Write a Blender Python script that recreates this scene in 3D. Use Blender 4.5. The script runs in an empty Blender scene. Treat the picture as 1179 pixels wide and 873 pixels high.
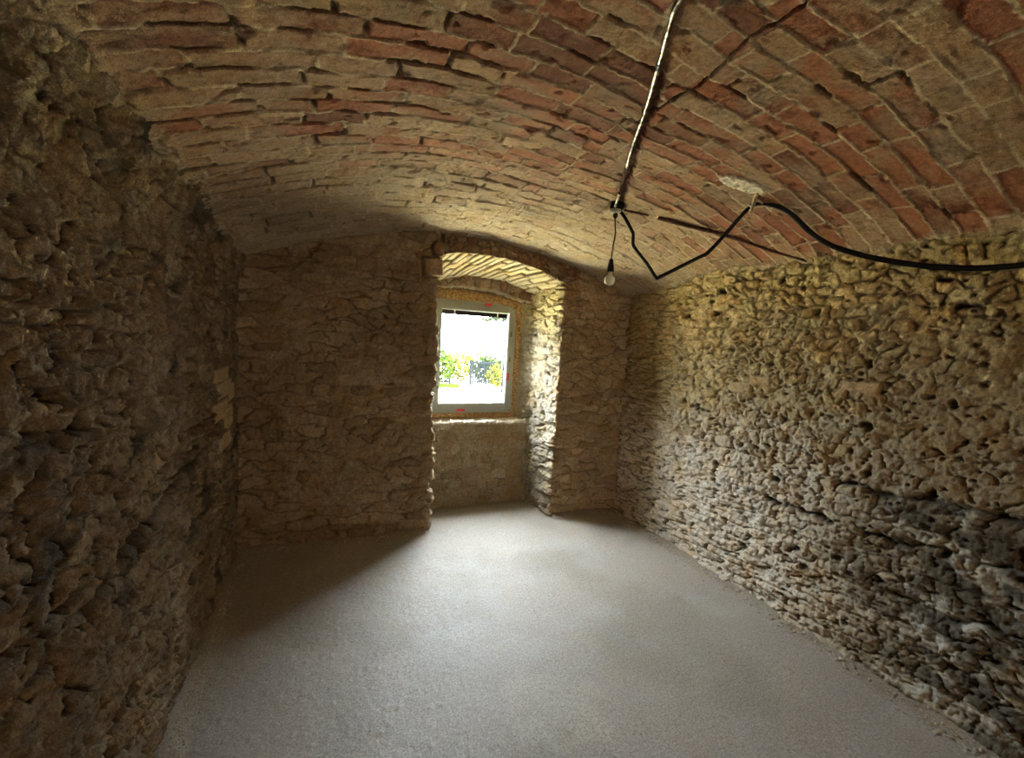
import bpy, bmesh, math, random
import numpy as np
from mathutils import Vector, Matrix

SC = bpy.context.scene
COL = SC.collection
RND = random.Random(7)

# ------------------------------------------------------------------ measures
XL, XR, YB = -0.55, 2.57, 3.42          # left wall, right wall, back wall
YR = -5.40                              # rear wall behind the camera
CAM_H = 1.60
YW = 3.93                               # inner face of the window frame
WX0, WX1, WZ0, WZ1 = 0.835, 1.655, 0.863, 1.895   # window outer frame

# ------------------------------------------------------------------ noise
def h2(ix, iy, seed=0):
    ix = np.asarray(ix).astype(np.int64).astype(np.uint64); iy = np.asarray(iy).astype(np.int64).astype(np.uint64)
    with np.errstate(over='ignore'):
        h = ix * np.uint64(0x9E3779B97F4A7C15) ^ (iy * np.uint64(0xC2B2AE3D27D4EB4F) + np.uint64(seed * 7919 + 13))
        h ^= h >> np.uint64(29); h *= np.uint64(0xBF58476D1CE4E5B9)
        h ^= h >> np.uint64(32); h *= np.uint64(0x94D049BB133111EB); h ^= h >> np.uint64(29)
    return (h >> np.uint64(40)).astype(np.float64) / float(1 << 24)

def vnoise(x, y, seed=0):
    x = np.asarray(x, float); y = np.asarray(y, float)
    ix = np.floor(x); iy = np.floor(y); fx = x - ix; fy = y - iy
    ux = fx*fx*fx*(fx*(fx*6-15)+10); uy = fy*fy*fy*(fy*(fy*6-15)+10)
    def g(a, b, dx, dy):
        t = h2(ix+a, iy+b, seed) * 6.28318530718
        return np.cos(t)*dx + np.sin(t)*dy
    n0 = g(0,0,fx,fy)*(1-ux) + g(1,0,fx-1,fy)*ux
    n1 = g(0,1,fx,fy-1)*(1-ux) + g(1,1,fx-1,fy-1)*ux
    return (n0*(1-uy) + n1*uy) * 1.5

def fbm(x, y, seed=0, octv=4, gain=0.5, lac=2.03):
    s = 0; a = 1; t = 0
    for i in range(octv):
        s = s + a*vnoise(x, y, seed+i*17); t += a
        x = x*lac+3.1; y = y*lac+1.7; a *= gain
    return s/t*1.25

def ridged(x, y, seed=0, octv=4):
    s = 0; a = 1; t = 0
    for i in range(octv):
        s = s + a*(1-2*np.abs(vnoise(x, y, seed+i*31))); t += a
        x = x*2.1+5.2; y = y*2.1+2.3; a *= 0.55
    return s/t

def worley(x, y, seed=0, jit=0.9):
    ix = np.floor(x); iy = np.floor(y)
    F1 = np.full(x.shape, 9.0); F2 = np.full(x.shape, 9.0)
    ci = np.zeros(x.shape); cj = np.zeros(x.shape); dx = np.zeros(x.shape); dy = np.zeros(x.shape)
    for a in (-1, 0, 1):
        for b in (-1, 0, 1):
            cx = ix+a; cy = iy+b
            px = cx+0.5+jit*(h2(cx, cy, seed)-0.5); py = cy+0.5+jit*(h2(cx, cy, seed+1)-0.5)
            ex = x-px; ey = y-py
            d = np.sqrt(ex*ex+ey*ey)
            new = d < F1
            F2 = np.where(new, F1, np.minimum(F2, d))
            ci = np.where(new, cx, ci); cj = np.where(new, cy, cj)
            dx = np.where(new, ex, dx); dy = np.where(new, ey, dy)
            F1 = np.where(new, d, F1)
    return F1, F2, ci, cj, dx, dy

def sstep(a, b, x):
    t = np.clip((x-a)/(b-a), 0, 1)
    return t*t*(3-2*t)

def mix(a, b, t): return a*(1-t)+b*t

def cmix(c, col, t):
    return c*(1-t[..., None]) + np.asarray(col)*t[..., None]

# ------------------------------------------------------------------ masonry relief
def stones(u, v, su, sv, seed, gap=(0.02, 0.10), depth=0.030, bump=0.016, tilt=0.35, warp=1.0):
    """relief of rubble stones about su wide and sv high; returns height, joint mask (1 on stone), stone random"""
    wu = u + warp*su*0.13*fbm(u/su*1.3, v/sv*1.1, seed+3, 3)
    wv = v + warp*sv*0.18*fbm(u/su*0.9, v/sv*1.3, seed+9, 3)
    F1, F2, ci, cj, dx, dy = worley(wu/su + 0.5*(np.floor(wv/sv) % 2), wv/sv, seed, 0.85)
    r = h2(ci, cj, seed+5); r2 = h2(ci, cj, seed+6); r3 = h2(ci, cj, seed+7)
    e = F2-F1
    joint = sstep(gap[0], gap[1], e + 0.03*vnoise(u*70, v*70, seed+11))
    depth = depth*0.75; bump = bump*0.45; tilt = tilt*0.5
    hgt = joint*(0.80+0.20*sstep(0.0, 0.5, e)) * depth - depth
    hgt = hgt + joint*((r-0.45)*2*bump + tilt*su*0.12*(dx*(r2-0.5)*2) + tilt*sv*0.35*(dy*(r3-0.5)*2))
    return hgt, joint, r

def facets(u, v, s, amp, seed):
    """broken-stone facets: every little cell its own tilted plane"""
    wu = u + s*0.10*vnoise(u/s*1.1, v/s*1.1, seed+2); wv = v + s*0.10*vnoise(u/s*1.1, v/s*1.1, seed+4)
    F1, F2, ci, cj, dx, dy = worley(wu/s, wv/s, seed, 1.0)
    return amp*((h2(ci, cj, seed+5)-0.5)*1.1 + 1.3*(dx*(h2(ci, cj, seed+6)-0.5)*2 + dy*(h2(ci, cj, seed+7)-0.5)*2))

def pocks(u, v, s, prob, dep, seed):
    """small sharp holes where mortar and chips have fallen out; returns mask"""
    F1, F2, ci, cj, dx, dy = worley(u/s+0.15*vnoise(u/s*1.7, v/s*1.7, seed+1), v/(s*0.6)+0.15*vnoise(u/s*1.5, v/s*1.9, seed+2), seed+3, 1.0)
    return (h2(ci, cj, seed+4) < prob)*(1-sstep(0.20, 0.34, F1+0.14*vnoise(u/s*3, v/s*3, seed+5)))

def flakes(u, v, amp, seed):
    """thin broken layers with sharp edges"""
    n = 2.2*fbm(u*7, v*12, seed, 5, 0.55)+4
    f = n*1.8; k = np.floor(f)
    return amp*((k+sstep(0.82, 1.0, f-k))/1.8-4)

def rough(u, v, seed):
    return (flakes(u, v, 0.0085, seed+80) + 0.004*fbm(u*9, v*9, seed, 3) + facets(u, v, 0.050, 0.0060, seed+50) + facets(u, v, 0.021, 0.0036, seed+60)
            + 0.0016*ridged(u*48, v*48, seed+70, 3))

def blob(u, v, cu, cv, w, h_, rot=0.0, soft=0.012):
    """mask of a dressed block or brick seen in the wall"""
    c, s = math.cos(rot), math.sin(rot)
    a = (u-cu)*c + (v-cv)*s; b = -(u-cu)*s + (v-cv)*c
    d = np.maximum(np.abs(a)-w/2, np.abs(b)-h_/2)
    return 1-sstep(-soft*0.4, soft*0.6, d + 0.003*vnoise(u*60, v*60, 91))

# ------------------------------------------------------------------ mesh building
def obj(name, me, mat=None, parent=None, **props):
    o = bpy.data.objects.new(name, me); COL.objects.link(o)
    if mat is not None and me is not None:
        for m in (mat if isinstance(mat, (list, tuple)) else [mat]): me.materials.append(m)
    if parent is not None: o.parent = parent
    for k, v in props.items(): o[k] = v
    return o

def grid_mesh(name, P, color=None, smooth=True):
    """P: n x m x 3 vertices; color: n x m x 3 albedo"""
    n, m = P.shape[:2]
    me = bpy.data.meshes.new(name)
    me.vertices.add(n*m); me.vertices.foreach_set('co', P.reshape(-1).astype(np.float32))
    i = np.arange(n-1)[:, None]*m + np.arange(m-1)[None, :]
    q = np.stack([i, i+1, i+m+1, i+m], -1).reshape(-1, 4)
    nf = len(q)
    me.loops.add(nf*4); me.loops.foreach_set('vertex_index', q.reshape(-1).astype(np.int32))
    me.polygons.add(nf); me.polygons.foreach_set('loop_start', (np.arange(nf)*4).astype(np.int32))
    me.update(calc_edges=True)
    me.polygons.foreach_set('use_smooth', np.full(nf, smooth))
    if color is not None:
        at = me.color_attributes.new('col', 'FLOAT_COLOR', 'POINT')
        c = np.ones((n*m, 4), np.float32); c[:, :3] = np.clip(color, 0.004, 0.95).reshape(-1, 3)
        at.data.foreach_set('color', c.reshape(-1))
    me.validate()
    return me

def spaced(knots):
    """knots: [(value, step), ...]: a 1-D list of coordinates with the given step up to the next value"""
    out = []
    for (a, st), (b, _) in zip(knots[:-1], knots[1:]):
        k = max(1, int(round((b-a)/st)))
        out.append(np.linspace(a, b, k, endpoint=False))
    out.append([knots[-1][0]])
    return np.concatenate(out)

def sweep_path(pts, step, r=0.02):
    """plan polyline with rounded corners, resampled; returns points, normals (left of travel) and arclength"""
    pts = [np.array(p, float) for p in pts]
    dense = [pts[0]]
    for a, b, c in zip(pts[:-2], pts[1:-1], pts[2:]):
        d1 = (b-a)/np.linalg.norm(b-a); d2 = (c-b)/np.linalg.norm(c-b)
        rr = min(r, np.linalg.norm(b-a)*0.45, np.linalg.norm(c-b)*0.45)
        p1 = b-d1*rr; p2 = b+d2*rr
        for t in np.linspace(0, 1, 8): dense.append((1-t)**2*p1 + 2*t*(1-t)*b + t*t*p2)
    dense.append(pts[-1])
    D = np.array(dense); L = np.concatenate([[0], np.cumsum(np.linalg.norm(np.diff(D, axis=0), axis=1))])
    k = int(L[-1]/step)+1
    s = np.linspace(0, L[-1], k)
    P = np.stack([np.interp(s, L, D[:, j]) for j in range(2)], -1)
    T = np.gradient(P, axis=0); T /= np.linalg.norm(T, axis=1)[:, None]
    for _ in range(3): T[1:-1] = (T[:-2]+2*T[1:-1]+T[2:])/4
    T /= np.linalg.norm(T, axis=1)[:, None]
    N = np.stack([-T[:, 1], T[:, 0]], -1)
    return P, N, s

def tube(name, pts, r, mat, parent=None, sides=10, wob=0.0, smooth_path=True, per=8, closed_caps=True, **props):
    """round bar or cable through pts (r a number or a list)"""
    pts = [Vector(p) for p in pts]
    if smooth_path and len(pts) > 2:
        Q = [pts[0]+(pts[0]-pts[1])] + pts + [pts[-1]+(pts[-1]-pts[-2])]
        out = []; rs = []
        R = r if isinstance(r, (list, tuple)) else [r]*len(pts)
        for i in range(1, len(Q)-2):
            for k in range(per):
                t = k/per; p0, p1, p2, p3 = Q[i-1:i+3]
                out.append(0.5*((2*p1)+(p2-p0)*t+(2*p0-5*p1+4*p2-p3)*t*t+(3*p1-p0-3*p2+p3)*t**3))
                rs.append(R[i-1]*(1-t)+R[i]*t)
        out.append(pts[-1]); rs.append(R[-1])
    else:
        out = pts; rs = r if isinstance(r, (list, tuple)) else [r]*len(pts)
    bm = bmesh.new(); rings = []
    ref = None
    for i, p in enumerate(out):
        d = (out[min(i+1, len(out)-1)]-out[max(i-1, 0)]).normalized()
        if ref is None:
            ref = d.orthogonal().normalized()
        ref = (ref-d*ref.dot(d)).normalized(); b = d.cross(ref)
        o = Vector((RND.uniform(-wob, wob), RND.uniform(-wob, wob), RND.uniform(-wob, wob)))
        rings.append([bm.verts.new(p+o+(ref*math.cos(a)+b*math.sin(a))*rs[i]) for a in [6.2831853*k/sides for k in range(sides)]])
    for A, B in zip(rings[:-1], rings[1:]):
        for k in range(sides): bm.faces.new((A[k], A[(k+1) % sides], B[(k+1) % sides], B[k]))
    if closed_caps:
        bm.faces.new(rings[0][::-1]); bm.faces.new(rings[-1])
    for f in bm.faces: f.smooth = True
    me = bpy.data.meshes.new(name); bm.to_mesh(me); bm.free()
    return obj(name, me, mat, parent, **props)

def bm_box(bm, c, s, rot=None, bev=0.0):
    r = bmesh.ops.create_cube(bm, size=1.0)
    vs = r['verts']
    bmesh.ops.scale(bm, vec=Vector(s), verts=vs)
    if rot is not None: bmesh.ops.rotate(bm, cent=(0, 0, 0), matrix=rot, verts=vs)
    bmesh.ops.translate(bm, vec=Vector(c), verts=vs)
    if bev > 0:
        es = list({e for v in vs for e in v.link_edges})
        bmesh.ops.bevel(bm, geom=es, offset=bev, segments=2, affect='EDGES')

def bm_obj(name, bm, mat, parent=None, smooth=False, **props):
    if smooth:
        for f in bm.faces: f.smooth = True
    me = bpy.data.meshes.new(name); bm.to_mesh(me); bm.free()
    return obj(name, me, mat, parent, **props)

def lathe(name, prof, loc, mat, parent=None, seg=24, **props):
    bm = bmesh.new(); rings = []
    for (r, z) in prof:
        rings.append([bm.verts.new((loc[0]+r*math.cos(6.2831853*k/seg), loc[1]+r*math.sin(6.2831853*k/seg), loc[2]+z)) for k in range(seg)])
    for A, B in zip(rings[:-1], rings[1:]):
        for k in range(seg): bm.faces.new((A[k], A[(k+1) % seg], B[(k+1) % seg], B[k]))
    bm.faces.new(rings[0][::-1]); bm.faces.new(rings[-1])
    return bm_obj(name, bm, mat, parent, smooth=True, **props)

def empty(name, loc, **props):
    o = bpy.data.objects.new(name, None); COL.objects.link(o); o.location = loc; o.empty_display_size = 0.1
    for k, v in props.items(): o[k] = v
    return o

def reparent(child, par):
    child.parent = par
    child.matrix_parent_inverse = Matrix.Translation(par.location).inverted()

# ------------------------------------------------------------------ materials
def mat_new(name):
    m = bpy.data.materials.new(name); m.use_nodes = True
    nt = m.node_tree
    return m, nt, nt.nodes['Principled BSDF']

def masonry_mat(name, rough_=0.95, spots=(0.72, 1.25), bump=1.0, fine=240.0, spec=0.15, tone2=(1.0, 0.86, 0.66), grain=(0.74, 1.26)):
    m, nt, b = mat_new(name); N = nt.nodes; L = nt.links
    at = N.new('ShaderNodeAttribute'); at.attribute_name = 'col'
    tc = N.new('ShaderNodeTexCoord')
    n1 = N.new('ShaderNodeTexNoise'); n1.inputs['Scale'].default_value = 55; n1.inputs['Detail'].default_value = 6; n1.inputs['Roughness'].default_value = 0.68
    n2 = N.new('ShaderNodeTexNoise'); n2.inputs['Scale'].default_value = fine; n2.inputs['Detail'].default_value = 3
    n3 = N.new('ShaderNodeTexNoise'); n3.inputs['Scale'].default_value = 7; n3.inputs['Detail'].default_value = 5; n3.inputs['Roughness'].default_value = 0.6
    for n in (n1, n2, n3): L.new(tc.outputs['Object'], n.inputs['Vector'])
    mr = N.new('ShaderNodeMapRange'); mr.inputs[1].default_value = 0.3; mr.inputs[2].default_value = 0.7
    mr.inputs[3].default_value = spots[0]; mr.inputs[4].default_value = spots[1]
    L.new(n1.outputs['Fac'], mr.inputs[0])
    mr2 = N.new('ShaderNodeMapRange'); mr2.inputs[1].default_value = 0.3; mr2.inputs[2].default_value = 0.7
    mr2.inputs[3].default_value = grain[0]; mr2.inputs[4].default_value = grain[1]
    L.new(n2.outputs['Fac'], mr2.inputs[0])
    mul = N.new('ShaderNodeMath'); mul.operation = 'MULTIPLY'; L.new(mr.outputs[0], mul.inputs[0]); L.new(mr2.outputs[0], mul.inputs[1])
    vm = N.new('ShaderNodeVectorMath'); vm.operation = 'SCALE'
    L.new(at.outputs['Color'], vm.inputs[0]); L.new(mul.outputs[0], vm.inputs['Scale'])
    mx = N.new('ShaderNodeMix'); mx.data_type = 'RGBA'; mx.blend_type = 'MULTIPLY'
    mr3 = N.new('ShaderNodeMapRange'); mr3.inputs[1].default_value = 0.42; mr3.inputs[2].default_value = 0.68
    L.new(n3.outputs['Fac'], mr3.inputs[0]); L.new(mr3.outputs[0], mx.inputs['Factor'])
    L.new(vm.outputs[0], mx.inputs['A']); mx.inputs['B'].default_value = (*tone2, 1)
    L.new(mx.outputs['Result'], b.inputs['Base Color'])
    b.inputs['Roughness'].default_value = rough_; b.inputs['Specular IOR Level'].default_value = spec
    b1 = N.new('ShaderNodeBump'); b1.inputs['Distance'].default_value = 0.0045*bump; b1.inputs['Strength'].default_value = 0.8
    b2 = N.new('ShaderNodeBump'); b2.inputs['Distance'].default_value = 0.0028*bump; b2.inputs['Strength'].default_value = 0.8
    L.new(n1.outputs['Fac'], b1.inputs['Height']); L.new(n2.outputs['Fac'], b2.inputs['Height'])
    L.new(b1.outputs['Normal'], b2.inputs['Normal']); L.new(b2.outputs['Normal'], b.inputs['Normal'])
    return m

def plain(name, col, rough_=0.6, metal=0.0, var=0.25, scale=40, bump=0.0, spec=0.5):
    m, nt, b = mat_new(name); N = nt.nodes; L = nt.links
    tc = N.new('ShaderNodeTexCoord'); n = N.new('ShaderNodeTexNoise'); n.inputs['Scale'].default_value = scale; n.inputs['Detail'].default_value = 5
    L.new(tc.outputs['Object'], n.inputs['Vector'])
    r = N.new('ShaderNodeValToRGB'); r.color_ramp.elements[0].position = 0.3; r.color_ramp.elements[1].position = 0.7
    r.color_ramp.elements[0].color = (*[c*(1-var) for c in col], 1); r.color_ramp.elements[1].color = (*[min(1, c*(1+var)) for c in col], 1)
    L.new(n.outputs['Fac'], r.inputs[0]); L.new(r.outputs[0], b.inputs['Base Color'])
    b.inputs['Roughness'].default_value = rough_; b.inputs['Metallic'].default_value = metal; b.inputs['Specular IOR Level'].default_value = spec
    if bump:
        bp = N.new('ShaderNodeBump'); bp.inputs['Distance'].default_value = bump
        L.new(n.outputs['Fac'], bp.inputs['Height']); L.new(bp.outputs[0], b.inputs['Normal'])
    return m

def two_tone(name, c1, c2, scale, lo=0.42, hi=0.58, rough_=0.6, metal=0.0, bump=0.0, spec=0.5):
    m, nt, b = mat_new(name); b.inputs['Specular IOR Level'].default_value = spec; N = nt.nodes; L = nt.links
    tc = N.new('ShaderNodeTexCoord'); n = N.new('ShaderNodeTexNoise'); n.inputs['Scale'].default_value = scale; n.inputs['Detail'].default_value = 6
    L.new(tc.outputs['Object'], n.inputs['Vector'])
    r = N.new('ShaderNodeValToRGB'); r.color_ramp.elements[0].position = lo; r.color_ramp.elements[1].position = hi
    r.color_ramp.elements[0].color = (*c1, 1); r.color_ramp.elements[1].color = (*c2, 1)
    L.new(n.outputs['Fac'], r.inputs[0]); L.new(r.outputs[0], b.inputs['Base Color'])
    b.inputs['Roughness'].default_value = rough_; b.inputs['Metallic'].default_value = metal
    if bump:
        bp = N.new('ShaderNodeBump'); bp.inputs['Distance'].default_value = bump
        L.new(n.outputs['Fac'], bp.inputs['Height']); L.new(bp.outputs[0], b.inputs['Normal'])
    return m

def clear_glass(name, tint=(1, 1, 1), refl=0.06, film=0.0):
    m, nt, b = mat_new(name); N = nt.nodes; L = nt.links
    N.remove(b); out = N['Material Output']
    tr = N.new('ShaderNodeBsdfTransparent'); tr.inputs[0].default_value = (*tint, 1)
    gl = N.new('ShaderNodeBsdfGlossy'); gl.inputs['Roughness'].default_value = 0.02
    fr = N.new('ShaderNodeFresnel'); fr.inputs['IOR'].default_value = 1.5
    mx = N.new('ShaderNodeMixShader')
    ge = N.new('ShaderNodeNewGeometry'); mt = N.new('ShaderNodeMath'); mt.operation = 'MULTIPLY_ADD'   # reflect on the outer skin of the pane only
    mt.inputs[1].default_value = -1.0; mt.inputs[2].default_value = 1.0; L.new(ge.outputs['Backfacing'], mt.inputs[0])
    mm = N.new('ShaderNodeMath'); mm.operation = 'MULTIPLY'; L.new(mt.outputs[0], mm.inputs[0]); L.new(fr.outputs[0], mm.inputs[1])
    L.new(mm.outputs[0], mx.inputs[0]); L.new(tr.outputs[0], mx.inputs[1]); L.new(gl.outputs[0], mx.inputs[2])
    L.new(mx.outputs[0], out.inputs['Surface'])
    return m

M_STONE = masonry_mat('rubble stone')
M_BRICK = masonry_mat('old vault brick', spots=(0.66, 1.28), bump=0.9, tone2=(1.0, 0.9, 0.74))
M_NICHE = masonry_mat('limewashed stone', spots=(0.8, 1.15), tone2=(1.0, 0.93, 0.72))
M_FLOOR = masonry_mat('concrete screed', rough_=0.62, spots=(0.84, 1.12), bump=0.34, fine=125, spec=0.4, tone2=(1.0, 0.97, 0.92), grain=(0.66, 1.34))
M_PVC = plain('filmed window plastic', (0.28, 0.295, 0.255), 0.35, var=0.06, scale=25)
M_WHITE = plain('white plastic', (0.75, 0.76, 0.74), 0.35, var=0.04)
M_GASKET = plain('dark rubber', (0.03, 0.03, 0.035), 0.6)
M_FOAM = two_tone('mounting foam', (0.20, 0.105, 0.032), (0.44, 0.28, 0.11), 55, 0.35, 0.62, 0.8, bump=0.012)
M_GLASS = clear_glass('window glass')
M_RED = two_tone('red label print', (0.52, 0.03, 0.04), (0.75, 0.45, 0.42), 120, 0.60, 0.66, 0.5)
M_FITTING = plain('brown fitting', (0.16, 0.14, 0.09), 0.6)
M_BLACK = plain('black cable rubber', (0.012, 0.011, 0.010), 0.65, var=0.3, spec=0.2)
M_STEEL = two_tone('tarnished steel tube', (0.06, 0.05, 0.04), (0.40, 0.37, 0.31), 38, 0.42, 0.56, 0.36, metal=1.0)
M_RUST = two_tone('rusty iron', (0.045, 0.016, 0.010), (0.13, 0.050, 0.025), 60, rough_=0.85, bump=0.003)
M_GREY = plain('dull grey plastic', (0.20, 0.19, 0.17), 0.6)
M_BRASS = plain('bulb cap metal', (0.45, 0.40, 0.30), 0.35, metal=1.0)
M_IRON = plain('hook iron', (0.30, 0.22, 0.12), 0.5, metal=0.6, var=0.4)
M_CRUMB = plain('stone crumbs', (0.46, 0.39, 0.29), 0.95, var=0.3, scale=9)

# ------------------------------------------------------------------ setting: vault shape
VC, VA = 1.01, 1.56
def vault_z(X, Y):
    X = np.asarray(X, float); Y = np.asarray(Y, float)
    t = np.clip((YB-Y)/1.0, 0, 1)
    zs = 2.0+0.12*t; rise = 0.35+0.03*t
    R = (VA*VA+rise*rise)/(2*rise)
    return zs+rise-R+np.sqrt(R*R-np.clip(X-VC, -1.8, 1.8)**2)

def brick_course(X, Y, seed):
    """ceiling bricks: ring courses across the room, skewed a little left of the crown"""
    skew = np.where(X < 1.15, 0.22*(X-1.15), 0.02*(X-1.15))
    skew = skew*np.clip((YB-0.1-Y)/1.5, 0, 1)
    wx = X + 0.010*fbm(X*7, Y*7, seed, 3); v = Y-skew + 0.010*fbm(X*4, Y*6, seed+2, 3) + 0.003*vnoise(X*40, Y*40, seed+4)
    ch = 0.088; Lb = 0.27
    row = np.floor(v/ch); fv = v/ch-row
    side = np.where(X < 1.15, 0, 1000)
    q = (wx + h2(row, row*0+side, seed+7)*Lb)/Lb
    k = np.floor(q)
    def bj(kk): return kk + 0.5*(h2(kk, row+side, seed+8)-0.5)
    k = np.where(q < bj(k), k-1, k); k = np.where(q >= bj(k+1), k+1, k)
    l = bj(k); r = bj(k+1)
    du = np.minimum(q-l, r-q)*Lb; dv = np.minimum(fv, 1-fv)*ch
    d = np.minimum(du, dv) + 0.0035*vnoise(X*55, Y*55, seed+9)
    rid = h2(k+side, row, seed+10); rid2 = h2(k+side, row, seed+11)
    a = (q-l)/(r-l)-0.5
    return d, du, dv, rid, rid2, a, fv-0.5

CRACK_X = [(0.70, 1.130), (0.865, 1.131), (0.945, 1.134), (1.0, 1.122), (1.043, 1.125), (1.137, 1.147), (1.219, 1.160), (1.29, 1.176), (1.343, 1.154), (1.41, 1.155), (1.50, 1.157), (1.56, 1.15)]
CONDUIT = [(0.80, 0.90), (0.822, 1.011), (0.938, 1.198), (1.097, 1.462), (1.262, 1.765), (1.442, 2.071), (1.627, 2.405)]

def build_ceiling():
    us = spaced([(-0.80, 0.006), (1.09, 0.0032), (1.22, 0.006), (2.85, 0.006)])
    vs = spaced([(YR-0.1, 0.2), (-0.5, 0.011), (0.60, 0.0055), (2.2, 0.0068), (YB+0.12, 0.05)])
    X, Y = np.meshgrid(us, vs, indexing='ij')
    Z = vault_z(X, Y)
    d, du, dv, rid, rid2, a, b = brick_course(X, Y, 100)
    # joints: open and dark in places, filled flush with pale mortar elsewhere
    n_open = fbm(X*2.2+3, Y*3.0, 120, 3) + 0.25*sstep(0.2, 1.3, 1.25-X) - 0.25*sstep(1.2, 2.0, X) + 0.6*vnoise(X*9, Y*14, 121)
    opn = sstep(0.18, 0.50, n_open)
    jt = 1-sstep(0.0025, 0.0085, d)
    depth = mix(np.full(X.shape, -0.0035), np.full(X.shape, 0.016), opn)
    hgt = -jt*depth
    hgt += (1-jt)*((rid-0.5)*0.006 + a*(rid2-0.5)*0.010 + b*(h2(np.floor(rid*999), np.floor(rid2*999), 3)-0.5)*0.010)
    hgt += 0.004*fbm(X*13, Y*13, 130, 4) + 0.0018*ridged(X*40, Y*40, 133, 3)
    chips = sstep(0.42, 0.62, fbm(X*11, Y*15, 140, 3) + 0.25*(jt))
    hgt -= chips*0.008
    hgt += 0.012*fbm(X*1.3, Y*1.3, 150, 2)
    # crown crack
    cx = np.interp(Y, [c[0] for c in CRACK_X], [c[1] for c in CRACK_X])
    wid = 0.0046 + 0.0035*vnoise(Y*14, Y*0, 160)
    on = sstep(1.57, 1.50, Y)
    crack = (1-sstep(wid*0.7, wid*1.6, np.abs(X-cx-0.004*vnoise(Y*40, Y*0+2, 161))))*on
    hgt -= 0.035*crack
    # chase beside the conduit
    gx = np.interp(Y, [c[1] for c in CONDUIT], [c[0] for c in CONDUIT])
    chase = (1-sstep(0.014, 0.030, np.abs(X-gx-0.024+0.006*vnoise(Y*22, Y*0, 163))))*sstep(1.1, 1.45, Y)*sstep(2.46, 2.40, Y)
    hgt -= 0.020*chase*(0.6+0.5*vnoise(X*50, Y*50, 165))
    # hole round the ceiling box
    hole = 1-sstep(0.03, 0.06, np.hypot(X-1.635, (Y-2.39)*0.9))
    hgt -= 0.03*hole
    # plaster dab at the hook
    pm = np.hypot((X-1.84)/0.125, (Y-1.650-(X-1.84)*(-0.35))/0.062) + 0.35*fbm(X*30, Y*30, 170, 3)
    dab = 1-sstep(0.75, 1.0, pm)
    hgt = mix(hgt, 0.012+0.010*fbm(X*34, Y*34, 171, 3), dab)
    # stones take over above the walls: rough lumps at both springings
    edge = np.minimum(X-XL, XR-X)
    springing = 1-sstep(0.02, 0.10+0.05*fbm(Y*4, Y*0, 172, 3), edge+0.05*fbm(X*8, Y*8, 174, 3))
    st, sj, sr = stones(Y, X, 0.11, 0.07, 180)
    hgt = mix(hgt, st*0.7+rough(Y, X, 181)+0.012, springing)
    # ---- colours of brick, lime dust and mortar
    red = np.stack([np.full(X.shape, 0.250), np.full(X.shape, 0.100), np.full(X.shape, 0.056)], -1)
    c = cmix(red, (0.165, 0.072, 0.046), sstep(0.55, 1.0, rid2))
    c = cmix(c, (0.30, 0.165, 0.090), sstep(0.7, 1.0, rid))
    dust_n = 0.55*fbm(X*1.7+9, Y*1.9, 190, 4) + 0.9*(rid-0.5) + 0.55*fbm(X*7, Y*9, 191, 4)
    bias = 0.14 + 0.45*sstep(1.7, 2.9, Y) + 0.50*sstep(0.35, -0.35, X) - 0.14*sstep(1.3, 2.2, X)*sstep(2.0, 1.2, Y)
    dust = sstep(-0.22, 0.42, dust_n+bias-0.12)
    c = cmix(c, (0.285, 0.195, 0.120), dust*0.82)
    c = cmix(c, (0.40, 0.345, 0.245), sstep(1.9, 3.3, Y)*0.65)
    grey = sstep(0.15, 0.5, fbm(X*2.6+4, Y*2.6+1, 195, 4))*0.55
    c = cmix(c, (0.205, 0.153, 0.103), grey)
    c = cmix(c, (0.44, 0.35, 0.235), jt*(1-opn)*0.85)
    c = cmix(c, (0.10, 0.075, 0.05), jt*opn*0.8)
    c = cmix(c, (0.055, 0.042, 0.032), np.clip(crack+0.8*hole, 0, 1)*0.9)
    c = cmix(c, (0.12, 0.050, 0.028), chase*0.85)
    c = cmix(c, (0.74, 0.68, 0.55), dab)
    c = cmix(c, (0.30, 0.24, 0.155), springing*0.9)
    blot = 1-sstep(0.6, 1.1, np.hypot((X-0.955)/0.045, (Y-0.93)/0.06)+0.4*fbm(X*25, Y*25, 199, 3))
    c = cmix(c, (0.05, 0.05, 0.045), blot*0.8)
    # normals of the vault point down into the room
    dzx = np.gradient(Z, us, axis=0)
    nrm = np.stack([dzx, np.zeros_like(dzx), -np.ones_like(dzx)], -1); nrm /= np.linalg.norm(nrm, axis=-1)[..., None]
    P = np.stack([X, Y, Z], -1) + nrm*hgt[..., None]
    obj('ceiling', grid_mesh('ceiling', P, c), M_BRICK, kind='structure')

def stone_colors(u, v, joint, r, seed, base=(0.335, 0.270, 0.185), alt=(0.25, 0.19, 0.12), pale=(0.44, 0.38, 0.29), joint_c=(0.17, 0.125, 0.08)):
    c = np.ones(u.shape+(3,))*np.asarray(base)
    c = cmix(c, alt, sstep(0.55, 0.95, r)*0.8)
    c = cmix(c, pale, sstep(0.25, 0.0, r)*0.75)
    c = cmix(c, alt, sstep(0.0, 0.5, fbm(u*2.1, v*2.1, seed+1, 4))*0.6)
    c = cmix(c, pale, sstep(0.15, 0.55, fbm(u*5.3, v*5.3, seed+2, 4))*0.5)
    c = cmix(c, joint_c, (1-joint)*0.75)
    return c

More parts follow.
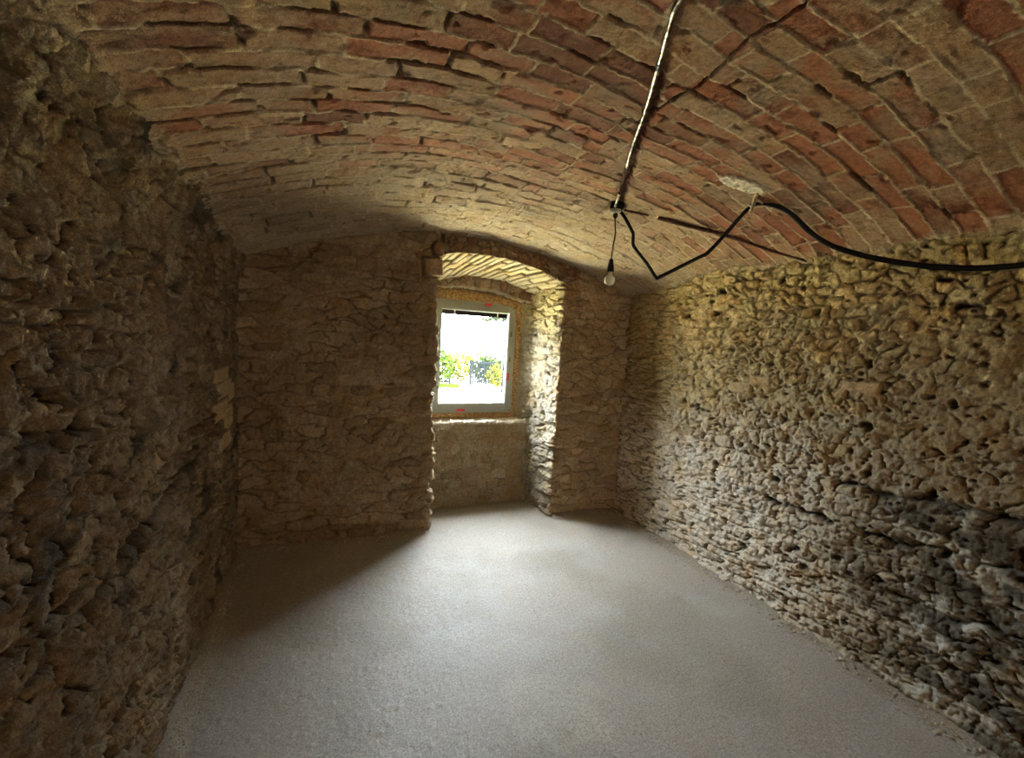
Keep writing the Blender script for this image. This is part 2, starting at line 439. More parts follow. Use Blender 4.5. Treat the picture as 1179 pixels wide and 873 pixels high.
def build_wall_left():
    us = spaced([(YR-0.1, 0.10), (-0.3, 0.010), (0.85, 0.0052), (2.2, 0.0075), (YB+0.08, 0.05)])
    vs = spaced([(-0.03, 0.0058), (2.27, 0.05), (2.42, 0.05)])
    U, V = np.meshgrid(us, vs, indexing='ij')
    # small chunky stones up high and towards the back, big slabby ones low and near
    hA, jA, rA = stones(U, V, 0.12, 0.085, 300, depth=0.032, bump=0.018)
    hB, jB, rB = stones(U, V+0.10*U, 0.30, 0.11, 320, depth=0.030, bump=0.016, tilt=0.4)
    hC, jC, rC = stones(U, V+0.06*U, 0.27, 0.048, 340, depth=0.034, bump=0.018)
    big = sstep(-0.12, 0.12, fbm(U*1.3, V*1.5, 350, 3) + 0.25*sstep(1.9, 1.2, U) + 0.15*sstep(1.3, 0.7, V) - 0.15)
    lay = sstep(-0.05, 0.10, fbm(U*1.1+5, V*3.2, 351, 3) + 0.42*np.exp(-((V-0.98)/0.16)**2)*sstep(2.6, 2.1, U) - 0.18)
    hgt = mix(hA, hB, big); jo = mix(jA, jB, big); rr = np.where(big > 0.5, rB, rA)
    hgt = mix(hgt, hC, lay); jo = mix(jo, jC, lay); rr = np.where(lay > 0.5, rC, rr)
    # smeared mortar fills part of the joints
    fill = sstep(-0.05, 0.35, fbm(U*1.6+2, V*1.6, 355, 4) - 0.25*lay + 0.18*sstep(2.2, 3.0, U))
    lum = -0.008 + 0.010*fbm(U*14, V*14, 356, 4)
    hgt = np.where(fill > 0, mix(hgt, np.maximum(hgt, lum), fill), hgt)
    jo = mix(jo, np.maximum(jo, 0.75), fill)
    hgt += rough(U, V, 360)*1.15 + 0.020*fbm(U*1.7, V*1.7, 361, 3)
    # holes where stones are missing
    F1, F2, ci, cj, dx, dy = worley(U/0.16+0.3*vnoise(U*9, V*9, 370), V/0.11, 371, 1.0)
    pit = (h2(ci, cj, 373) < 0.09)*(1-sstep(0.12, 0.30, F1+0.10*vnoise(U*30, V*30, 374)))
    hgt -= 0.040*pit*(1-sstep(2.7, 3.1, U)*0.7)
    pk = np.maximum(pocks(U, V, 0.075, 0.16, 0, 375), pocks(U, V, 0.040, 0.12, 0, 395))*(1-sstep(2.8, 3.2, U))
    hgt -= 0.022*pk; pit = np.maximum(pit, pk*0.8)
    seam = np.exp(-((V-0.90-0.10*(U-1.9)+0.02*fbm(U*5, U*0, 376, 3))/0.020)**2)*sstep(1.2, 1.5, U)*sstep(2.5, 2.2, U)
    hgt -= 0.045*seam
    # smoother dressed blocks towards the back corner
    blk = np.zeros_like(U)
    for (cu, cv, w, h_) in [(2.92, 1.29, 0.30, 0.07), (3.0, 1.20, 0.34, 0.09), (2.90, 1.09, 0.30, 0.10), (3.08, 1.02, 0.24, 0.13), (2.96, 0.90, 0.30, 0.09), (3.18, 1.16, 0.14, 0.10)]:
        blk = np.maximum(blk, blob(U, V, cu, cv, w, h_, 0.0))
    hgt = mix(hgt, 0.010+0.003*fbm(U*20, V*20, 377, 3), blk*0.85)
    # the vault grows out of the wall head
    top = np.clip((V-1.85)/0.30, 0, 1.6)
    hgt += 0.050*top*top
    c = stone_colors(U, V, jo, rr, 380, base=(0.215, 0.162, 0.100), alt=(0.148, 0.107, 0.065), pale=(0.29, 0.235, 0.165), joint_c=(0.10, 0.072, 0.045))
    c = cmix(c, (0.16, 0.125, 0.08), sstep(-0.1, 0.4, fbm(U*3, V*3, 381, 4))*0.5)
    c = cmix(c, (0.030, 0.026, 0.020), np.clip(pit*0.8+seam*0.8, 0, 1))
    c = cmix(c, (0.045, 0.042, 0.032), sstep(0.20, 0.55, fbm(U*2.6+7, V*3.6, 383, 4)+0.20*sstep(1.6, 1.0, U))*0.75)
    c = cmix(c, (0.42, 0.335, 0.21), blk*0.9)
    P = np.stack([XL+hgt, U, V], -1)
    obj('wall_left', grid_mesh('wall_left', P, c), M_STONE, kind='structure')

def build_wall_right():
    us = spaced([(YR-0.1, 0.10), (-0.6, 0.009), (0.55, 0.0052), (2.2, 0.0068), (YB+0.08, 0.05)])
    vs = spaced([(-0.03, 0.0058), (2.25, 0.05), (2.42, 0.05)])
    U, V = np.meshgrid(us, vs, indexing='ij')
    hA, jA, rA = stones(U, V, 0.088, 0.062, 400, gap=(0.02, 0.10), depth=0.034, bump=0.020, tilt=0.7)
    hB, jB, rB = stones(U, V, 0.20, 0.10, 420, depth=0.030, bump=0.018)
    hC, jC, rC = stones(U, V, 0.24, 0.046, 440, depth=0.042, bump=0.022, warp=0.7)
    low = sstep(0.62, 0.34, V + 0.16*fbm(U*2.4, V*2, 450, 3) - 0.10*sstep(1.6, 2.4, U))*sstep(0.75, 1.5, U)
    corner = sstep(2.62, 2.85, U + 0.12*fbm(U*3, V*3, 451, 3))
    big = sstep(0.0, 0.22, fbm(U*1.6, V*1.9, 452, 3)-0.12+0.1*sstep(1.4, 0.9, U))
    hgt = mix(hA, hB, big); jo = mix(jA, jB, big); rr = np.where(big > 0.5, rB, rA)
    lc = np.maximum(low, corner*0.9)
    hgt = mix(hgt, hC, lc); jo = mix(jo, jC, lc); rr = np.where(lc > 0.5, rC, rr)
    # near part: plaster and earth smeared over, with long dark slanting hollows
    near = sstep(1.75, 1.15, U + 0.25*fbm(U*2.5, V*2.5, 455, 3))
    fill = np.clip(near*0.85*sstep(-0.35, 0.15, fbm(U*2+2, V*3, 456, 4)+0.05) + 0.75*sstep(-0.15, 0.3, fbm(U*1.8, V*1.8, 457, 4))*sstep(0.4, 0.8, V), 0, 1)
    lum = -0.010 + 0.016*fbm(U*6, V*11, 458, 5)
    hgt = mix(hgt, np.maximum(hgt, lum), fill); jo = mix(jo, np.maximum(jo, 0.8), fill)
    hgt += rough(U, V, 460)*(1.15-0.3*near) + 0.018*fbm(U*1.7+4, V*1.7, 461, 3)
    F1, F2, ci, cj, dx, dy = worley(U/0.13+0.3*vnoise(U*9, V*9, 470), V/0.10, 471, 1.0)
    pit = (h2(ci, cj, 473) < 0.07)*(1-sstep(0.10, 0.28, F1+0.10*vnoise(U*30, V*30, 474)))*(1-corner)
    hgt -= 0.035*pit
    pk = np.maximum(pocks(U, V, 0.070, 0.10, 0, 475), pocks(U, V, 0.038, 0.08, 0, 495))*(1-corner)
    hgt -= 0.018*pk; pit = np.maximum(pit, pk*0.6)
    def gash(cu0, cv0, cu1, cv1, w, seed):
        t = np.clip((U-cu0)/(cu1-cu0), 0, 1); cv = cv0+(cv1-cv0)*t
        inn = sstep(-0.12, 0.06, t*(1-t)*4-0.15)
        return np.exp(-((V-cv+0.045*fbm(U*7, V*5+seed, seed, 4))/(w*(0.5+t*(1-t)*2)*np.clip(1+1.2*fbm(U*9, V*3, seed+1, 3), 0.15, 2)))**2)*((U > min(cu0, cu1)) & (U < max(cu0, cu1)))*inn
    g = np.maximum.reduce([gash(0.70, 0.98, 1.50, 0.92, 0.022, 480), gash(0.78, 0.78, 1.35, 0.70, 0.018, 482), gash(1.45, 0.70, 1.95, 0.66, 0.014, 484), gash(0.7, 0.52, 1.2, 0.44, 0.016, 490)])
    hgt -= 0.038*g
    ledge = sstep(1.00, 0.94, V+0.02*fbm(U*5, V*2, 493, 3))*near
    hgt += 0.030*ledge*sstep(0.0, 0.9, V)
    # a few whole bricks among the rubble
    blk = np.zeros_like(U)
    for (cu, cv, w, h_) in [(2.15, 1.345, 0.15, 0.07), (2.01, 1.41, 0.14, 0.055), (1.43, 1.44, 0.18, 0.06), (2.60, 1.62, 0.16, 0.06), (2.64, 1.71, 0.16, 0.06)]:
        blk = np.maximum(blk, blob(U, V, cu, cv, w, h_, 0.0))
    hgt = mix(hgt, 0.016+0.003*fbm(U*20, V*20, 494, 3), blk*0.9)
    top = np.clip((V-1.85)/0.30, 0, 1.6)
    hgt += 0.050*top*top
    foot = sstep(0.06, -0.01, V)
    hgt += 0.025*foot
    c = stone_colors(U, V, jo, rr, 500, base=(0.46, 0.375, 0.255), alt=(0.33, 0.25, 0.15), pale=(0.56, 0.48, 0.36), joint_c=(0.13, 0.10, 0.06))
    c = cmix(c, (0.39, 0.295, 0.135), sstep(0.85, 1.35, V+0.2*fbm(U*3, V*3, 501, 3))*0.75)  # yellow of light bounced off the ground, painted on the upper wall
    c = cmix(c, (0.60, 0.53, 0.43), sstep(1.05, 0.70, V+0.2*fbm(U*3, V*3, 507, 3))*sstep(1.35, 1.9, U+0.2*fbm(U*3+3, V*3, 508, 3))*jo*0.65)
    c = cmix(c, (0.26, 0.19, 0.105), near*0.6)
    c = cmix(c, (0.034, 0.030, 0.024), np.clip(pit*0.75+g*0.9, 0, 1))
    damp = sstep(1.55, 1.05, U+0.25*fbm(U*3, V*3, 503, 4))*sstep(1.02, 0.90, V+0.04*fbm(U*4, V*4, 504, 3))
    streak = fbm(U*3.5+V*2, V*11-U*2, 505, 5)
    c = cmix(c, (0.060, 0.055, 0.043), damp*0.80*sstep(-0.45, 0.15, streak))
    c = cmix(c, (0.42, 0.39, 0.31), damp*0.75*sstep(0.05, -0.35, streak))
    c = cmix(c, (0.40, 0.20, 0.11), blk*0.25)
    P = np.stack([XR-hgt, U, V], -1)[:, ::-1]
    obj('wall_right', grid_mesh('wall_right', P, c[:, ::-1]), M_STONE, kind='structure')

def pier_relief(U, V, seed, edge_u):
    """rubble of the two piers; laid courses with squared quoins at the niche edge (arclength edge_u)"""
    hA, jA, rA = stones(U, V, 0.17, 0.078, seed, depth=0.026, bump=0.016)
    hB, jB, rB = stones(U, V, 0.30, 0.085, seed+20, depth=0.032, bump=0.020, tilt=0.6)
    lay = sstep(0.0, 0.15, fbm(U*1.4, V*1.6, seed+30, 3) + 0.35*sstep(0.6, 0.25, V) - 0.12)
    hgt = mix(hA, hB, lay); jo = mix(jA, jB, lay); rr = np.where(lay > 0.5, rB, rA)
    fill = sstep(0.0, 0.4, fbm(U*2+2, V*2, seed+35, 4) + 0.22)
    hgt = mix(hgt, np.maximum(hgt, -0.007+0.009*fbm(U*15, V*15, seed+36, 4)), fill*0.9)
    jo = mix(jo, np.maximum(jo, 0.75), fill)
    near = np.exp(-((U-edge_u)/0.10)**2)
    row = np.floor(V/0.105 + 0.25*vnoise(V*3, V*0, seed+38))
    q = h2(row, row*0, seed+40)
    hgt += near*((q-0.5)*0.030*(1+1.3*sstep(0.8, 0.7, V)) + 0.008*np.sin(V/0.105*6.283))
    hgt += rough(U, V, seed+41)*0.9 + 0.016*fbm(U*1.9, V*1.9, seed+42, 3)
    return hgt, jo, rr

def build_wall_back():
    vs = spaced([(-0.03, 0.0065), (2.40, 0.05), (2.55, 0.05)])
    parts = []
    for side in (0, 1):
        if side == 0:
            pts = [(XL-0.10, YB), (0.782, YB), (0.812, 3.84), (0.815, YW-0.005), (0.855, YW+0.03), (0.850, 4.07)]
            edge = 0.782-(XL-0.10)
        else:
            pts = [(1.635, 4.07), (1.625, YW+0.045), (1.715, YW-0.005), (1.800, 3.83), (1.868, YB), (XR+0.10, YB)]
            edge = None
        P, N, s = sweep_path(pts, 0.0065, 0.022)
        N = -N if side == 0 else -N
        if edge is None:
            edge = s[np.argmin(np.hypot(P[:, 0]-1.868, P[:, 1]-YB))]
        U, V = np.meshgrid(s, vs, indexing='ij')
        hgt, jo, rr = pier_relief(U+side*7, V, 600+side*50, edge+side*7)
        Yp = np.repeat(P[:, 1][:, None], len(vs), 1); Xp = np.repeat(P[:, 0][:, None], len(vs), 1)
        front = sstep(YB+0.06, YB+0.01, Yp)
        if side == 0:
            # block and round stone at the springing of the niche arch
            b1 = blob(Xp, V, 0.735, 2.085, 0.15, 0.125, 0.05)*front; b2 = (1-sstep(0.050, 0.062, np.hypot(Xp-0.775, V-2.225)))*front
            bb = np.maximum(b1, b2)
            ring = np.clip(np.maximum(blob(Xp, V, 0.735, 2.085, 0.185, 0.160, 0.05)*front, (1-sstep(0.064, 0.074, np.hypot(Xp-0.775, V-2.225)))*front)-bb, 0, 1)
            hgt = mix(hgt, -0.018, ring); hgt = mix(hgt, 0.026+0.006*fbm(U*25, V*25, 650, 3), bb); jo = mix(jo, 0.0, ring)
            band = front*sstep(2.12, 2.16, V+0.01*vnoise(U*12, V*3, 651))*sstep(0.66, 0.62, Xp)
            hgt -= 0.010*band
        # rough back of the reveal: soften where foam and frame meet it
        deep = sstep(3.86, YW+0.02, Yp)
        hgt *= 1-0.8*deep
        hgt *= 1-0.85*sstep(YW+0.02, YW+0.10, Yp)
        c = stone_colors(U, V, jo, rr, 700+side*30, base=(0.31, 0.238, 0.152), alt=(0.22, 0.16, 0.095), pale=(0.39, 0.31, 0.21), joint_c=(0.12, 0.09, 0.055))
        if side == 0:
            c = cmix(c, (0.24, 0.135, 0.075), b2*0.8); c = cmix(c, (0.29, 0.20, 0.125), b1*0.7)
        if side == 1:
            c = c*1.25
        jam = 1-front
        lime = sstep(0.5, 1.1, V+0.25*fbm(U*4, V*4, 710, 3))
        wash = np.ones_like(c)*np.asarray((0.31, 0.288, 0.232))
        wash = cmix(wash, (0.36, 0.315, 0.165), sstep(1.45, 1.95, V))  # yellow-green ground bounce painted into the wash of the upper jambs
        c = c*(1-(jam*0.75)[..., None]) + wash*(jam*0.75)[..., None]
        c = cmix(c, (0.62, 0.61, 0.58), sstep(YW+0.04, YW+0.08, Yp))
        hgt *= 1.0+0.25*jam
        PP = np.stack([Xp+N[:, 0][:, None]*hgt, Yp+N[:, 1][:, None]*hgt, V], -1)
        parts.append((PP, c))
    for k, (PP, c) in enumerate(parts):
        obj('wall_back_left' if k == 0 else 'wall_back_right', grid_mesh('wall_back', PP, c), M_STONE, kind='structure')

def arch_front(X): # intrados of the niche arch at the room face
    return np.interp(X, [0.70, 0.82, 0.95, 1.08, 1.2, 1.35, 1.5, 1.65, 1.78, 1.87, 2.0], [2.165, 2.196, 2.218, 2.228, 2.225, 2.212, 2.190, 2.155, 2.115, 2.080, 2.02])
def arch_back(X):
    return np.interp(X, [0.70, 0.90, 1.06, 1.2, 1.32, 1.45, 1.56, 1.65, 1.76, 1.82, 2.0], [2.00, 2.050, 2.092, 2.104, 2.104, 2.090, 2.068, 2.045, 2.005, 1.975, 1.90])

def build_niche():
    # soffit of bricks on edge, with the rough arch face towards the room and the header over the window
    xs = spaced([(0.60, 0.006), (2.02, 0.006)])
    tt = np.concatenate([np.linspace(0, 1, 40, endpoint=False), 1+np.linspace(0, 1, 70, endpoint=False), 2+np.linspace(0, 1, 24, endpoint=False), 3+np.linspace(0, 1, 26)])
    X, T = np.meshgrid(xs, tt, indexing='ij')
    zf = arch_front(X); zb = arch_back(X); zh = np.interp(X, [0.7, 0.9, 1.1, 1.35, 1.5, 1.66, 2.0], [1.965, 1.985, 1.998, 1.990, 1.965, 1.925, 1.90])
    t0 = np.clip(T, 0, 1); t1 = np.clip(T-1, 0, 1); t2 = np.clip(T-2, 0, 1); t3 = np.clip(T-3, 0, 1)
    Yc = YB + t1*0.43 + t2*0.03 + t3*0.19
    Zc = 2.46*(1-t0)+zf*t0 + (zb-zf)*t1 + (zh-zb)*t2 + t3*(-0.045)
    Yc = Yc + 0.05*sstep(0.80, 0.785, X)        # passes behind the pier, which closes the corner
    P0 = np.stack([X, Yc, Zc], -1)
    dT = np.gradient(P0, axis=1); dX = np.gradient(P0, axis=0)
    nr = np.cross(dX, dT); nr /= np.linalg.norm(nr, axis=-1)[..., None]+1e-9
    nr = np.where((nr[..., 1:2]+nr[..., 2:3]) > 0, -nr, nr)
    for _ in range(2):
        nr[:, 1:-1] = (nr[:, :-2]+nr[:, 1:-1]*2+nr[:, 2:])/4
    nr /= np.linalg.norm(nr, axis=-1)[..., None]
    sof = ((T > 1) & (T < 2))*1.0
    # slanting bricks on the soffit
    q = (X + (Yc-YB)*0.42 + 0.006*fbm(X*8, Yc*8, 800, 3))/0.064
    k = np.floor(q); fq = q-k; r = h2(k, k*0, 801)
    w = ((Yc-YB)+r*0.2)/0.22; kw = np.floor(w); fw = w-kw; r2 = h2(k, kw, 802)
    d = np.minimum(np.minimum(fq, 1-fq)*0.064, np.minimum(fw, 1-fw)*0.22)+0.003*vnoise(X*60, Yc*60, 803)
    jt = 1-sstep(0.003, 0.010, d)
    hb = -0.020*jt + (1-jt)*((r2-0.5)*0.016+(fq-0.5)*(r-0.5)*0.02) + 0.004*fbm(X*14, Yc*14, 804, 3)
    # brick ends in the arch face and over the window
    S = np.where(T < 1.5, Zc, Zc+3)
    hs, js, rs = stones(X, S, 0.085, 0.10, 810, depth=0.018, bump=0.012)
    hs = hs+0.9*rough(X, S, 811)
    hgt = np.where(sof > 0, hb, hs) + 0.008*fbm(X*4, Yc*3+Zc*3, 813, 3)
    hgt *= 1-0.8*sstep(3.0, 3.2, T)
    c = np.ones(X.shape+(3,))*np.asarray((0.44, 0.375, 0.235))
    c = cmix(c, (0.36, 0.27, 0.14), sstep(0.5, 1.0, r2)*0.6)
    c = cmix(c, (0.14, 0.10, 0.06), jt*0.75)
    pale_edge = sstep(2.72, 2.9, T)*sstep(3.15, 3.05, T)
    cf = stone_colors(X, S, js, rs, 820, base=(0.25, 0.185, 0.115), alt=(0.23, 0.12, 0.07), pale=(0.30, 0.24, 0.16), joint_c=(0.11, 0.08, 0.05))
    c = np.where(sof[..., None] > 0, c, cf)
    c = cmix(c, (0.48, 0.41, 0.30), pale_edge*0.8)
    c = cmix(c, (0.17, 0.12, 0.09), sstep(3.1, 3.3, T))
    P = P0 + nr*hgt[..., None]
    obj('wall_niche_arch', grid_mesh('wall_niche_arch', P, c), M_STONE, kind='structure')
    # breast wall below the window and the sill
    xs = spaced([(0.70, 0.006), (2.0, 0.006)])
    Pp, N, s = sweep_path([(3.85, -0.03), (3.85, 0.792), (3.97, 0.815), (3.99, 0.870), (4.10, 0.85)], 0.006, 0.018)
    X, S = np.meshgrid(xs, s, indexing='ij')
    Yp = np.repeat(Pp[:, 0][None], len(xs), 0); Zp = np.repeat(Pp[:, 1][None], len(xs), 0)
    hA, jA, rA = stones(X, S, 0.13, 0.09, 840, depth=0.022, bump=0.010)
    fill = np.clip(sstep(-0.35, 0.1, fbm(X*3, S*3, 842, 4)+0.15+0.25*sstep(0.3, 0.5, S)), 0, 1)
    hgt = mix(hA, np.maximum(hA, -0.004+0.010*fbm(X*13, S*13, 843, 4)), fill)+0.75*rough(X, S, 844)
    jo = mix(jA, np.maximum(jA, 0.8), fill)
    lip = np.exp(-((Zp-0.795)/0.02)**2)*sstep(3.80, 3.84, Yp)*sstep(3.93, 3.86, Yp)
    hgt += lip*(0.006+0.018*fbm(X*11, X*0, 845, 3))
    hgt *= 1-0.9*sstep(3.96, 4.0, Yp)
    c = stone_colors(X, S, jo, rA, 850, base=(0.345, 0.285, 0.195), alt=(0.28, 0.215, 0.135), pale=(0.40, 0.34, 0.26), joint_c=(0.16, 0.12, 0.075))
    c = cmix(c, (0.72, 0.69, 0.62), np.clip(lip*1.1+sstep(3.855, 3.865, Yp), 0, 1)*0.9)
    P = np.stack([X, Yp-N[:, 0][None]*0, Zp], -1)
    P[..., 1] += N[:, 0][None]*hgt; P[..., 2] += N[:, 1][None]*hgt
    obj('wall_niche_breast', grid_mesh('wall_niche_breast', P, c), M_STONE, kind='structure')

def floor_z(X, Y):
    z = 0.004*fbm(X*1.5, Y*1.5, 900, 3) + 0.0022*fbm(X*9, Y*9, 901, 4)
    e = np.minimum(np.minimum(X-XL, XR-X), np.where(Y > 1.0, YB-Y+10*((X > 0.75) & (X < 1.9)), 9))
    return z + 0.022*sstep(0.10, -0.02, e+0.03*fbm(X*7, Y*7, 903, 3))

def build_floor():
    us = spaced([(XL-0.12, 0.0085), (XR+0.12, 0.05)]); vs = spaced([(YR-0.1, 0.10), (0.6, 0.0085), (4.0, 0.05)])
    X, Y = np.meshgrid(us, vs, indexing='ij')
    Z = floor_z(X, Y)
    lumps = sstep(0.45, 0.75, vnoise(X*34, Y*34, 905)+0.15*fbm(X*3, Y*3, 906, 2))
    Z = Z + 0.0035*lumps - 0.0025*sstep(0.5, 0.8, vnoise(X*26, Y*26, 907)) + 0.0010*ridged(X*30, Y*30, 908, 2)
    c = np.ones(X.shape+(3,))*np.asarray((0.362, 0.318, 0.270))
    c = cmix(c, (0.275, 0.240, 0.190), sstep(-0.1, 0.5, fbm(X*1.4, Y*1.4, 910, 4))*0.7)
    c = cmix(c, (0.40, 0.37, 0.33), sstep(0.1, 0.6, fbm(X*2.3, Y*2.3, 911, 4))*0.6)
    c = cmix(c, (0.46, 0.43, 0.37), sstep(0.75, 0.95, vnoise(X*60, Y*60, 912)+0.3*lumps)*0.5)
    c = cmix(c, (0.16, 0.14, 0.11), sstep(0.62, 0.85, vnoise(X*75, Y*75, 913))*0.55)
    scuff = sstep(0.8, 0.4, np.hypot((X-0.95)/0.30, (Y-1.55)/0.35)+0.5*fbm(X*6, Y*6, 914, 4))
    c = cmix(c, (0.43, 0.385, 0.315), scuff*0.7)
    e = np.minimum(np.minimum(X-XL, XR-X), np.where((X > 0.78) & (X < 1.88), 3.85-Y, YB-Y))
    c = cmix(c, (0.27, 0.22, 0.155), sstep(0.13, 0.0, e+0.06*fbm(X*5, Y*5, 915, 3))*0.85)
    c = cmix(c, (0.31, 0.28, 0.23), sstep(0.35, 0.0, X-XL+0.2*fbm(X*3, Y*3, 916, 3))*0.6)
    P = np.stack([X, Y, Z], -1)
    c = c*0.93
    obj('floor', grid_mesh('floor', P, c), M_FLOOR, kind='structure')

def build_rear():
    """the end of the cellar behind the camera, closed off by a masonry wall"""
    us = np.linspace(XL-0.1, XR+0.1, 60); vs = np.linspace(-0.03, 2.6, 50)
    X, Z = np.meshgrid(us, vs, indexing='ij')
    h_, j, r = stones(X, Z, 0.2, 0.1, 950)
    P = np.stack([X, YR+h_, Z], -1)
    obj('wall_rear', grid_mesh('wall_rear', P, stone_colors(X, Z, j, r, 951)), M_STONE, kind='structure')

build_ceiling(); build_wall_left(); build_wall_right(); build_wall_back(); build_niche(); build_floor(); build_rear()

# outside face of the house wall round the opening
bm = bmesh.new()
for (x0, x1, z0, z1) in [(-1.2, 0.86, -0.4, 3.2), (1.62, 3.2, -0.4, 3.2), (0.86, 1.62, -0.4, 0.84), (0.86, 1.62, 1.895, 3.2)]:
    bm_box(bm, ((x0+x1)/2, 4.085, (z0+z1)/2), (x1-x0, 0.05, z1-z0))
bm_obj('wall_outside', bm, plain('pale render', (0.55, 0.53, 0.48), 0.9), kind='structure')

# ------------------------------------------------------------------ window
def ring_bm(bm, x0, x1, z0, z1, w, y0, y1, bev=0.004):
    """four mitre-less rails round a rectangle, rails w wide (w: left,right,bottom,top)"""
    l, r, b, t = w
    bm_box(bm, ((x0+l/2+x0)/2+l/4, (y0+y1)/2, (z0+z1)/2), (l, y1-y0, z1-z0), bev=bev)
    bm_box(bm, (x1-r/2, (y0+y1)/2, (z0+z1)/2), (r, y1-y0, z1-z0), bev=bev)
    bm_box(bm, ((x0+l+x1-r)/2, (y0+y1)/2, z0+b/2), (x1-x0-l-r, y1-y0, b), bev=bev)
    bm_box(bm, ((x0+l+x1-r)/2, (y0+y1)/2, z1-t/2), (x1-x0-l-r, y1-y0, t), bev=bev)

win = empty('window_1', (1.245, YW, WZ0), kind='structure')
bm = bmesh.new(); ring_bm(bm, WX0, WX1, WZ0, WZ1, (0.050, 0.050, 0.050, 0.045), YW, YW+0.07)
reparent(bm_obj('window_frame', bm, M_PVC), win)
SX0, SX1, SZ0, SZ1 = WX0+0.040, WX1-0.040, WZ0+0.040, WZ1-0.036
sash = None
bm = bmesh.new(); ring_bm(bm, SX0, SX1, SZ0, SZ1, (0.055, 0.042, 0.052, 0.052), YW-0.014, YW+0.05, bev=0.006)
sash = bm_obj('sash', bm, M_PVC); reparent(sash, win)
GX0, GX1, GZ0, GZ1 = SX0+0.052, SX1-0.040, SZ0+0.050, SZ1-0.050
bm = bmesh.new(); ring_bm(bm, GX0-0.004, GX1+0.004, GZ0-0.004, GZ1+0.004, (0.010,)*4, YW-0.004, YW+0.034, bev=0.002)
o = bm_obj('glazing_bead', bm, M_WHITE); reparent(o, win); o['label'] = 'white glazing bead around the pane'
bm = bmesh.new(); ring_bm(bm, GX0+0.004, GX1-0.004, GZ0+0.004, GZ1-0.004, (0.007,)*4, YW+0.012, YW+0.016, bev=0.001)
o = bm_obj('gasket', bm, M_GASKET); reparent(o, win); o['label'] = 'thin dark gasket'
bm = bmesh.new(); bm_box(bm, ((GX0+GX1)/2, YW+0.020, (GZ0+GZ1)/2), (GX1-GX0, 0.004, GZ1-GZ0))
reparent(bm_obj('glass_pane', bm, M_GLASS), win)
for x in (GX0+0.16*(GX1-GX0)+0.02, GX0+0.83*(GX1-GX0)):
    bm = bmesh.new(); bm_box(bm, (x, YW+0.008, GZ1-0.020), (0.012, 0.010, 0.040), bev=0.002)
    o = bm_obj('glazing_clip', bm, M_WHITE); reparent(o, win); o['label'] = 'small white clip at the top of the pane'
bm = bmesh.new(); bm_box(bm, ((GX0+GX1)/2, YW+0.040, GZ1-0.016), (GX1-GX0+0.06, 0.012, 0.060), bev=0.002)
o = bm_obj('head_strip', bm, plain('brown strip', (0.035, 0.022, 0.016), 0.8, spec=0.1)); reparent(o, win); o['label'] = 'dark brown strip along the top of the pane'
bm = bmesh.new(); bm_box(bm, (GX1-0.014, YW+0.034, (GZ0+GZ1)/2-0.01), (0.012, 0.010, GZ1-GZ0-0.03), bev=0.002)
o = bm_obj('side_strip', bm, plain('blue grey strip', (0.020, 0.026, 0.038), 0.8, spec=0.1)); reparent(o, win); o['label'] = 'thin blue-grey strip on the right of the pane'
def sticker(x, z, w, h_, y):
    bm = bmesh.new(); bm_box(bm, (x, y, z), (w, 0.0012, h_))
    # torn paper corner: pull two corners in a little
    for v in bm.verts: v.co.x += 0.003*math.sin(v.co.z*900); v.co.z += 0.002*math.sin(v.co.x*700)
    o = bm_obj('sticker', bm, M_RED); reparent(o, win); o['label'] = 'small red maker sticker on the grey frame'
sticker(1.365, WZ1-0.020, 0.072, 0.026, YW-0.0008)
sticker(1.145, WZ0+0.026, 0.078, 0.027, YW-0.0008)
sticker(WX1-0.058, 1.21, 0.024, 0.075, YW-0.0150)
for z in (1.615, 1.375):
    bm = bmesh.new(); bm_box(bm, (WX1-0.052, YW-0.016, z), (0.022, 0.006, 0.050), bev=0.003)
    o = bm_obj('fitting', bm, M_FITTING); reparent(o, win); o['label'] = 'dull brown fitting on the right rail'
for (x, z) in [(WX0+0.02, WZ0+0.022), (WX1-0.02, WZ0+0.022), (WX1-0.02, WZ1-0.024), (WX0+0.02, WZ1-0.024)]:
    bm = bmesh.new(); bmesh.ops.create_cone(bm, cap_ends=True, segments=10, radius1=0.006, radius2=0.005, depth=0.004, matrix=Matrix.Translation((x, YW-0.001, z)) @ Matrix.Rotation(math.pi/2, 4, 'X'))
    o = bm_obj('screw', bm, M_GASKET); reparent(o, win)

# foam squeezed out between window and masonry
def foam(name, path, rad, seed):
    P = []; rk = np.array([r for _, r in rad])
    for i in range(len(path)-1):
        a = np.array(path[i]); b = np.array(path[i+1]); k = max(2, int(np.linalg.norm(b-a)/0.008))
        for t in np.linspace(0, 1, k, endpoint=False): P.append(a+(b-a)*t)
    P.append(np.array(path[-1])); P = np.array(P); n = len(P); sides = 18
    sk = np.cumsum([0]+[np.linalg.norm(np.array(b)-np.array(a)) for a, b in zip(path[:-1], path[1:])]); rad = np.interp(np.linspace(0, sk[-1], n), sk, rk)
    T = np.gradient(P, axis=0); T /= np.linalg.norm(T, axis=1)[:, None]
    out = np.zeros((n, sides+1, 3)); s = np.arange(n)*0.008
    for j in range(sides+1):
        a = 2*math.pi*j/sides
        nx = -T[:, 2]; nz = T[:, 0]
        ja = j % sides
        rr = rad*(1+0.28*fbm(s*16, np.full(n, ja*0.45), seed, 3)+0.16*vnoise(s*60, np.full(n, ja*0.9), seed+5))
        out[:, j, 0] = P[:, 0]+nx*np.cos(a)*rr; out[:, j, 2] = P[:, 2]+nz*np.cos(a)*rr
        out[:, j, 1] = P[:, 1]+np.sin(a)*rr*0.8
    return grid_mesh(name, out)
